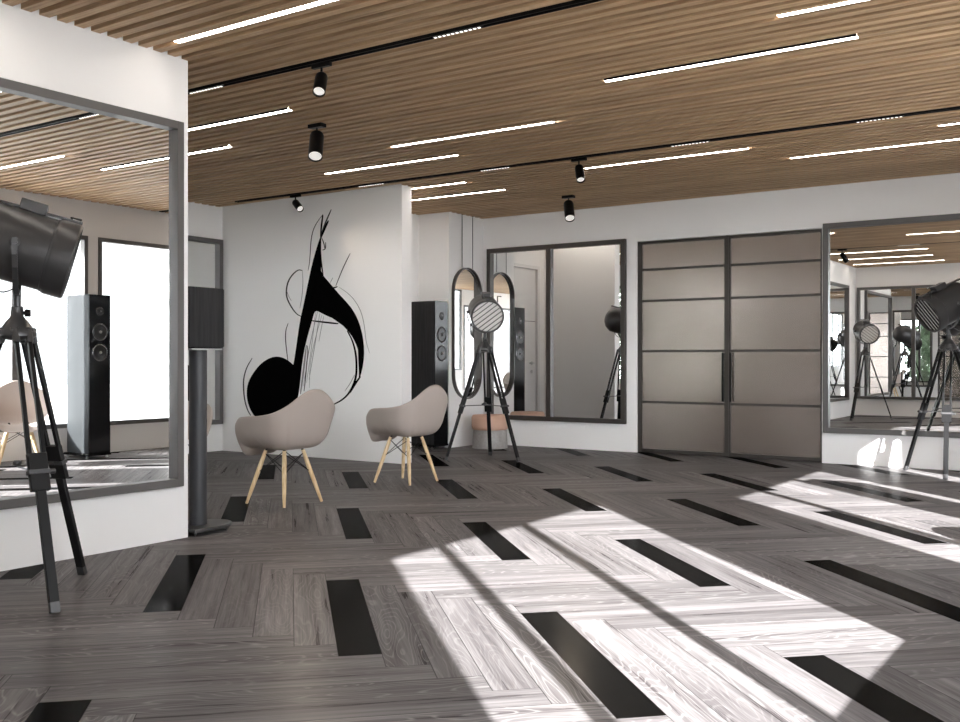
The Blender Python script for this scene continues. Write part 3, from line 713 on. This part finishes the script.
# ------------------------------------------------------------------ tripod studio lamps
def make_lamp(label, loc, az, aim, roll, group='studio lamps on black tripods'):
    r = thing('tripod_lamp', label, 'floor lamp', loc, 0, group)
    # --- tripod
    ZT, RT, RF = 1.13, .062, .43
    for k in range(3):
        a = math.radians(az+120*k); u = Vector((math.cos(a), math.sin(a), 0)); t = Vector((-math.sin(a), math.cos(a), 0))
        A = u*RT + Vector((0,0,ZT)); Bq = u*RF; ax = (Bq-A).normalized(); Ln = (Bq-A).length
        nrm = t.cross(ax)
        b = B_()
        bar(b, A, A+ax*Ln*.585, .062 if False else .07, .024, nrm)   # replaced below
        b.free(); b = B_()
        for s in (-1, 1): bar(b, A+t*s*.027, A+t*s*.029+ax*Ln*.46, .017, .022, nrm)
        bar(b, A+ax*Ln*.44, A+ax*Ln*.575, .078, .026, nrm)
        leg = obj('leg', b, M['black'], r, .002, 1)
        b = B_(); bar(b, A+ax*Ln*.56, A+ax*(Ln-.045), .040, .022, nrm); obj('lower_shaft', b, M['black'], leg, .002, 1)
        b = B_(); bar(b, A+ax*(Ln-.05), A+ax*(Ln-.006), .041, .024, nrm); obj('foot_tip', b, M['steel_dark'], leg, .002, 1)
        b = B_(); bar(b, A+ax*Ln*.50, A+ax*Ln*.515, .088, .036, nrm); cl = A+ax*Ln*.5075
        lathe(b, [(.011, 0), (.011, .022)], cl+t*.046, t, 12); obj('clamp', b, M['steel_dark'], leg, .001, 1)
        b = B_(); [tube(b, [A+t*s_*.027-ax*.030, A+t*s_*.027+ax*.035], .0155, 12) for s_ in (-1, 1)]; tube(b, [A-t*.047-ax*.022, A+t*.047-ax*.022], .010, 10); obj('hinge', b, M['steel_dark'], leg, .003)
        b = B_(); tube(b, [Vector((0,0,cl.z+.004)), cl-u*.02], .0042, 8); obj('spreader_arm', b, M['steel_dark'], r)
    b = B_(); lathe(b, [(.012, -.008), (.018, -.004), (.018, .010), (.012, .014)], (0,0,.573), (0,0,1), 20); obj('spreader_hub', b, M['steel_dark'], r)
    b = B_(); lathe(b, [(.02, -.02), (.062, -.012), (.078, .0), (.078, .014), (.045, .062), (.026, .085), (.024, .125), (.018, .13)], (0,0,1.125), (0,0,1), 32); col = obj('collar', b, M['steel_dark'], r)
    # --- yoke
    d = Vector(aim).normalized(); side = d.cross(Vector((0,0,1))).normalized(); hd = Vector((d.x, d.y, 0)).normalized()
    b = B_(); tube(b, [Vector((0,0,1.225)), Vector((0,0,1.225))+hd*.03], .008, 10); lathe(b, [(.015, 0), (.017, .006), (.015, .024)], Vector((0,0,1.225))+hd*.03, hd, 14); obj('knob', b, M['black'], col)
    PV = Vector((0, 0, 1.515)); RB = .160; RRg = .165
    b = B_(); pts = []
    for i in range(13):
        t = PI*i/12; pts.append(Vector((0,0,1.515)) + side*(-math.cos(t))*(RRg+.02) - Vector((0,0,1))*(math.sin(t)*.215 if 0 < i < 12 else 0))
    pts[0] += Vector((0,0,.012)); pts[-1] += Vector((0,0,.012))
    for p, q in zip(pts, pts[1:]): bar(b, p, q + (q-p)*.06, .022, .006, hd.cross((q-p).normalized()))
    lathe(b, [(.016, -.09), (.016, .0), (.012, .012)], (0,0,1.315), (0,0,1), 16)
    obj('yoke', b, M['steel_dark'], r)
    # --- head
    up = side.cross(d); up = up if up.z > 0 else -up
    ce = PV
    b = B_()
    lathe(b, [(.03, -.235), (.075, -.225), (.12, -.195), (.143, -.16), (RB, -.13), (RB, .13), (RB+.004, .133), (RB+.004, .140), (RRg, .142), (RRg+.004, .150), (RRg+.004, .225), (RRg-.004, .232), (RRg-.012, .232), (RRg-.014, .204), (.02, .203)], ce, d, 48, True, True)
    hdm = obj('lamp_head', b, M['drum'], r)
    b = B_(); lathe(b, [(.10, .2055), (.1505, .2058), (.1505, .210), (.0, .2145)], ce, d, 40, False, False)
    obj('lens', b, M['lens'], hdm)
    b = B_(); cr, sr = math.cos(math.radians(roll)), math.sin(math.radians(roll))
    e1 = side*cr + up*sr; e2 = -side*sr + up*cr
    for i in range(-3, 4):
        o_ = i*.040; hl = math.sqrt(max(0, .15**2-o_*o_))
        if hl > .02: bar(b, ce+d*.221+e2*o_-e1*hl, ce+d*.221+e2*o_+e1*hl, .0058, .011, d)
    obj('grille', b, M['black'], hdm)
    b = B_(); c0 = ce+up*(RB-.006)
    bar(b, c0-d*.035+up*.026, c0+d*.075+up*.026, .085, .05, up); obj('top_housing', b, M['drum'], hdm, .004)
    b = B_(); bar(b, c0-d*.20+up*.006, c0+d*.225+up*.02, .05, .012, up); obj('top_rail', b, M['drum'], hdm, .002)
    b = B_(); p0 = ce+d*.19+up*(RRg*.85)+side*(-.10); tube(b, [p0, p0+up*.06-d*.02, p0+up*.065+d*.02-side*.03], .006, 8); obj('latch', b, M['black'], hdm)
    b = B_()
    for s in (-1, 1): lathe(b, [(.02, 0), (.022, .008), (.012, .016), (.012, .034)], ce+side*s*(RB-.004), side*s, 20)
    obj('pivot_bolt', b, M['steel_dark'], hdm)
    b = B_()   # thin cable loop under the drum
    pts = [ce-d*.1-up*.15-side*.03] + [ce-d*(.1-.02*i)-up*(.15+.06*math.sin(PI*i/8))-side*(.03+.004*i) for i in range(1, 8)] + [Vector((0,0,1.29))-side*.02]
    tube(b, pts, .0035, 6); obj('cable', b, M['black'], hdm)
    return r
def lens_mat():
    m = mat('ribbed_lens', (.80, .78, .75, 1), .35, 0); return m
M['lens'] = lens_mat()
make_lamp('large tripod lamp at the left edge in front of the left wall mirror', (-4.07, 2.43, 0), 108, (.56, .83, -.28), -35)
make_lamp('tripod lamp facing the viewer in front of the oval mirror and pink stool', (-5.68, 8.46, 0), 116, (.66, -.75, -.27), -38)
make_lamp('tripod lamp at the right edge in front of the right framed mirror', (-1.51, 9.64, 0), 36, (-.664, -.61, -.43), 62)

# ------------------------------------------------------------------ tall speakers
def make_speaker(label, loc, rz, dep=.44, side=None):
    """front baffle looks along local +X, origin at the centre of the footprint"""
    r = thing('tower_speaker', label, 'speaker', loc, rz, 'tall floor standing speakers')
    w = .25; z0, z1 = .055, 1.70
    b = B_(); hx = dep/2
    pts = [(-hx, -w*.36), (-hx, w*.36), (-hx+.12, w*.47), (0, w/2), (hx-.015, w/2), (hx-.015, -w/2), (0, -w/2), (-hx+.12, -w*.47)]
    lo = [b.verts.new((x, y, z0)) for x, y in pts]; hi = [b.verts.new((x, y, z1)) for x, y in pts]; n = len(pts)
    for k in range(n): b.faces.new((lo[k], lo[(k+1)%n], hi[(k+1)%n], hi[k]))
    b.faces.new(lo); b.faces.new(hi[::-1]); obj('cabinet', b, side or M['grey_lacquer'], r, .003)
    b = B_(); box(b, hx-.0145, hx, -w/2, w/2, z0, z1); baf = obj('front_baffle', b, M['gloss_black'], r, .003)
    def driver(z, R, nm='driver'):
        b = B_(); lathe(b, [(R*1.13, .0), (R*1.13, .004), (R*1.04, .006), (R, .004)], (hx, 0, z), (1,0,0), 40, True, False); rg = obj(nm, b, M['ring'], baf)
        b = B_(); lathe(b, [(R, .0045), (R*.93, .008), (R*.84, .004), (R*.3, -.012 if False else .0015), (R*.29, .002), (R*.25, .010), (.001, .017)], (hx, 0, z), (1,0,0), 40, True, False); obj('cone', b, M['cone'], rg)
        b = B_(); lathe(b, [(R*.2, .012), (R*.16, .02), (.001, .026)], (hx, 0, z), (1,0,0), 20, True, False); obj('dust_cap', b, M['steel'], rg)
    driver(1.53, .040, 'tweeter'); driver(1.315, .080); driver(1.10, .080)
    b = B_(); box(b, -hx+.01, hx-.0, -w/2-.012, w/2+.012, .030, .054); pl = obj('plinth', b, M['gloss_black'], r, .004)
    for sx in (-1, 1):
        for sy in (-1, 1):
            b = B_(); lathe(b, [(.004, 0), (.018, .006), (.018, .012), (.010, .018), (.010, .030)], (sx*(hx-.05), sy*(w/2-.01), 0), (0,0,1), 18); obj('spike_foot', b, M['steel'], r)
    return r
make_speaker('tall black floor speaker behind the right armchair, beside the oval mirror', (-7.0, 9.205, 0), 0, .44, M['black_wood'])
make_speaker('tall glossy speaker by the windows seen only as a reflection in the left mirror', (.085, 6.32, 0), PI, .44)

# ------------------------------------------------------------------ bookshelf speaker on stand
r = thing('speaker_stand', 'black speaker stand with round pole just past the mirror wall edge', 'stand', (-4.716, 3.955, 0))
b = B_(); pts = []
for i in range(25):
    t = -PI/2 + PI*i/24; pts.append((-.02+.13*math.cos(t)*.0 + .17*math.sin(t), .02+.17*math.cos(t)*1.3))
pts += [(-.19+.34*0, -.16), (.15, -.16)][::1]
pts = [(-.15, -.145)] + [(.15*math.cos(t), .03+.19*math.sin(t)) for t in [PI - PI*i/24 for i in range(25)]] + [(.15, -.145)]
lo = [b.verts.new((x, y, .022)) for x, y in pts]; hi = [b.verts.new((x, y, .042)) for x, y in pts]; n = len(pts)
for k in range(n): b.faces.new((lo[k], lo[(k+1)%n], hi[(k+1)%n], hi[k]))
b.faces.new(lo[::-1]); b.faces.new(hi); obj('base_plate', b, M['steel_dark'], r, .004)
for p in ((-.12, -.12), (.12, -.12), (-.09, .14), (.09, .14)):
    b = B_(); lathe(b, [(.002, 0), (.008, .008), (.008, .023)], (p[0], p[1], 0), (0,0,1), 12); obj('spike_foot', b, M['steel'], r)
b = B_(); lathe(b, [(.052, .043), (.052, 1.080)], (0,0,0), (0,0,1), 40); obj('pole', b, M['satin'] if 'satin' in M else M['steel_dark'], r)
b = B_(); box(b, -.10, .10, -.13, .10, 1.081, 1.090); obj('top_plate', b, M['steel'], r, .002)
r = thing('bookshelf_speaker', 'black wood grained box speaker on top of the speaker stand', 'speaker', (-4.716, 3.955, 1.0905))
b = B_(); box(b, -.11, .11, -.155, .100, .006, .358); obj('cabinet', b, M['black_wood'], r, .003)
b = B_(); box(b, -.105, .105, .1002, .110, .010, .354); f = obj('front_grille', b, M['cone'], r, .003)
b = B_(); box(b, -.09, -.06, -.1, .1, 0, .006); box(b, .06, .09, -.1, .1, 0, .006); obj('rubber_feet', b, M['black'], r)

# ------------------------------------------------------------------ stool
r = thing('stool', 'round pink cushioned stool with grey concrete base against the back wall mirror', 'stool', (-6.40, 9.64, 0))
b = B_(); lathe(b, [(.17, 0), (.205, .0), (.207, .006), (.203, .10), (.196, .205), (.19, .212), (.02, .212)], (0,0,0), (0,0,1), 56, True, True); obj('base', b, M['concrete'], r)
b = B_(); lathe(b, [(.16, .2125), (.195, .214), (.209, .228), (.214, .26), (.214, .345), (.209, .372), (.196, .384), (.10, .388), (.0005, .389)], (0,0,0), (0,0,1), 56, True, False); cu = obj('cushion', b, M['pink'], r)
b = B_(); tube(b, [(.2135*math.cos(2*PI*k/60), .2135*math.sin(2*PI*k/60), .352) for k in range(60)], .0035, 6, closed=True); obj('piping', b, M['pink'], cu)

# ------------------------------------------------------------------ planting outside the side window
def leaf_clump(name, label, loc, sx, sy, sz, n=2000):
    r = thing(name, label, 'shrub', loc)
    b = B_()
    for i in range(n):
        u, v = random.uniform(0, 2*PI), random.uniform(-.9, 1); q = random.uniform(.7, 1.0); s = math.sqrt(1-v*v)
        c = Vector((sx*q*s*math.cos(u), sy*q*s*math.sin(u), sz*(1+q*v)))
        a = Vector((random.gauss(0,1), random.gauss(0,1), random.gauss(0,1))).normalized(); d2 = a.orthogonal().normalized(); w = random.uniform(.08, .16)
        vs = [b.verts.new(c+a*w), b.verts.new(c+d2*w*.45), b.verts.new(c-a*w), b.verts.new(c-d2*w*.45)]; b.faces.new(vs)
    obj('foliage', b, M['leaf'], r, sharp=False)
    b = B_(); tube(b, [(0,0,0), (0.05,0,sz), (0,.05,sz*1.6)], [.1, .07, .03], 8); obj('trunk', b, M['terra'], r)
for i, (x, yy, a, h) in enumerate(((-9.2, .9, 1.1, 3.6), (-6.3, .4, 1.1, 2.9), (-12.0, -.2, 1.2, 2.8), (-6.6, -3.2, 1.3, 3.4), (-10.0, -3.6, 1.5, 3.6))):
    leaf_clump('garden_tree', ['broad tree nearest the side window, behind the left mirror wall', 'tree at the garden corner behind the left mirror wall', 'leftmost tree outside the side window', 'tall tree in the second garden row, right', 'tall tree in the second garden row, left'][i], (x, yy, -.31), a, a, h/2)
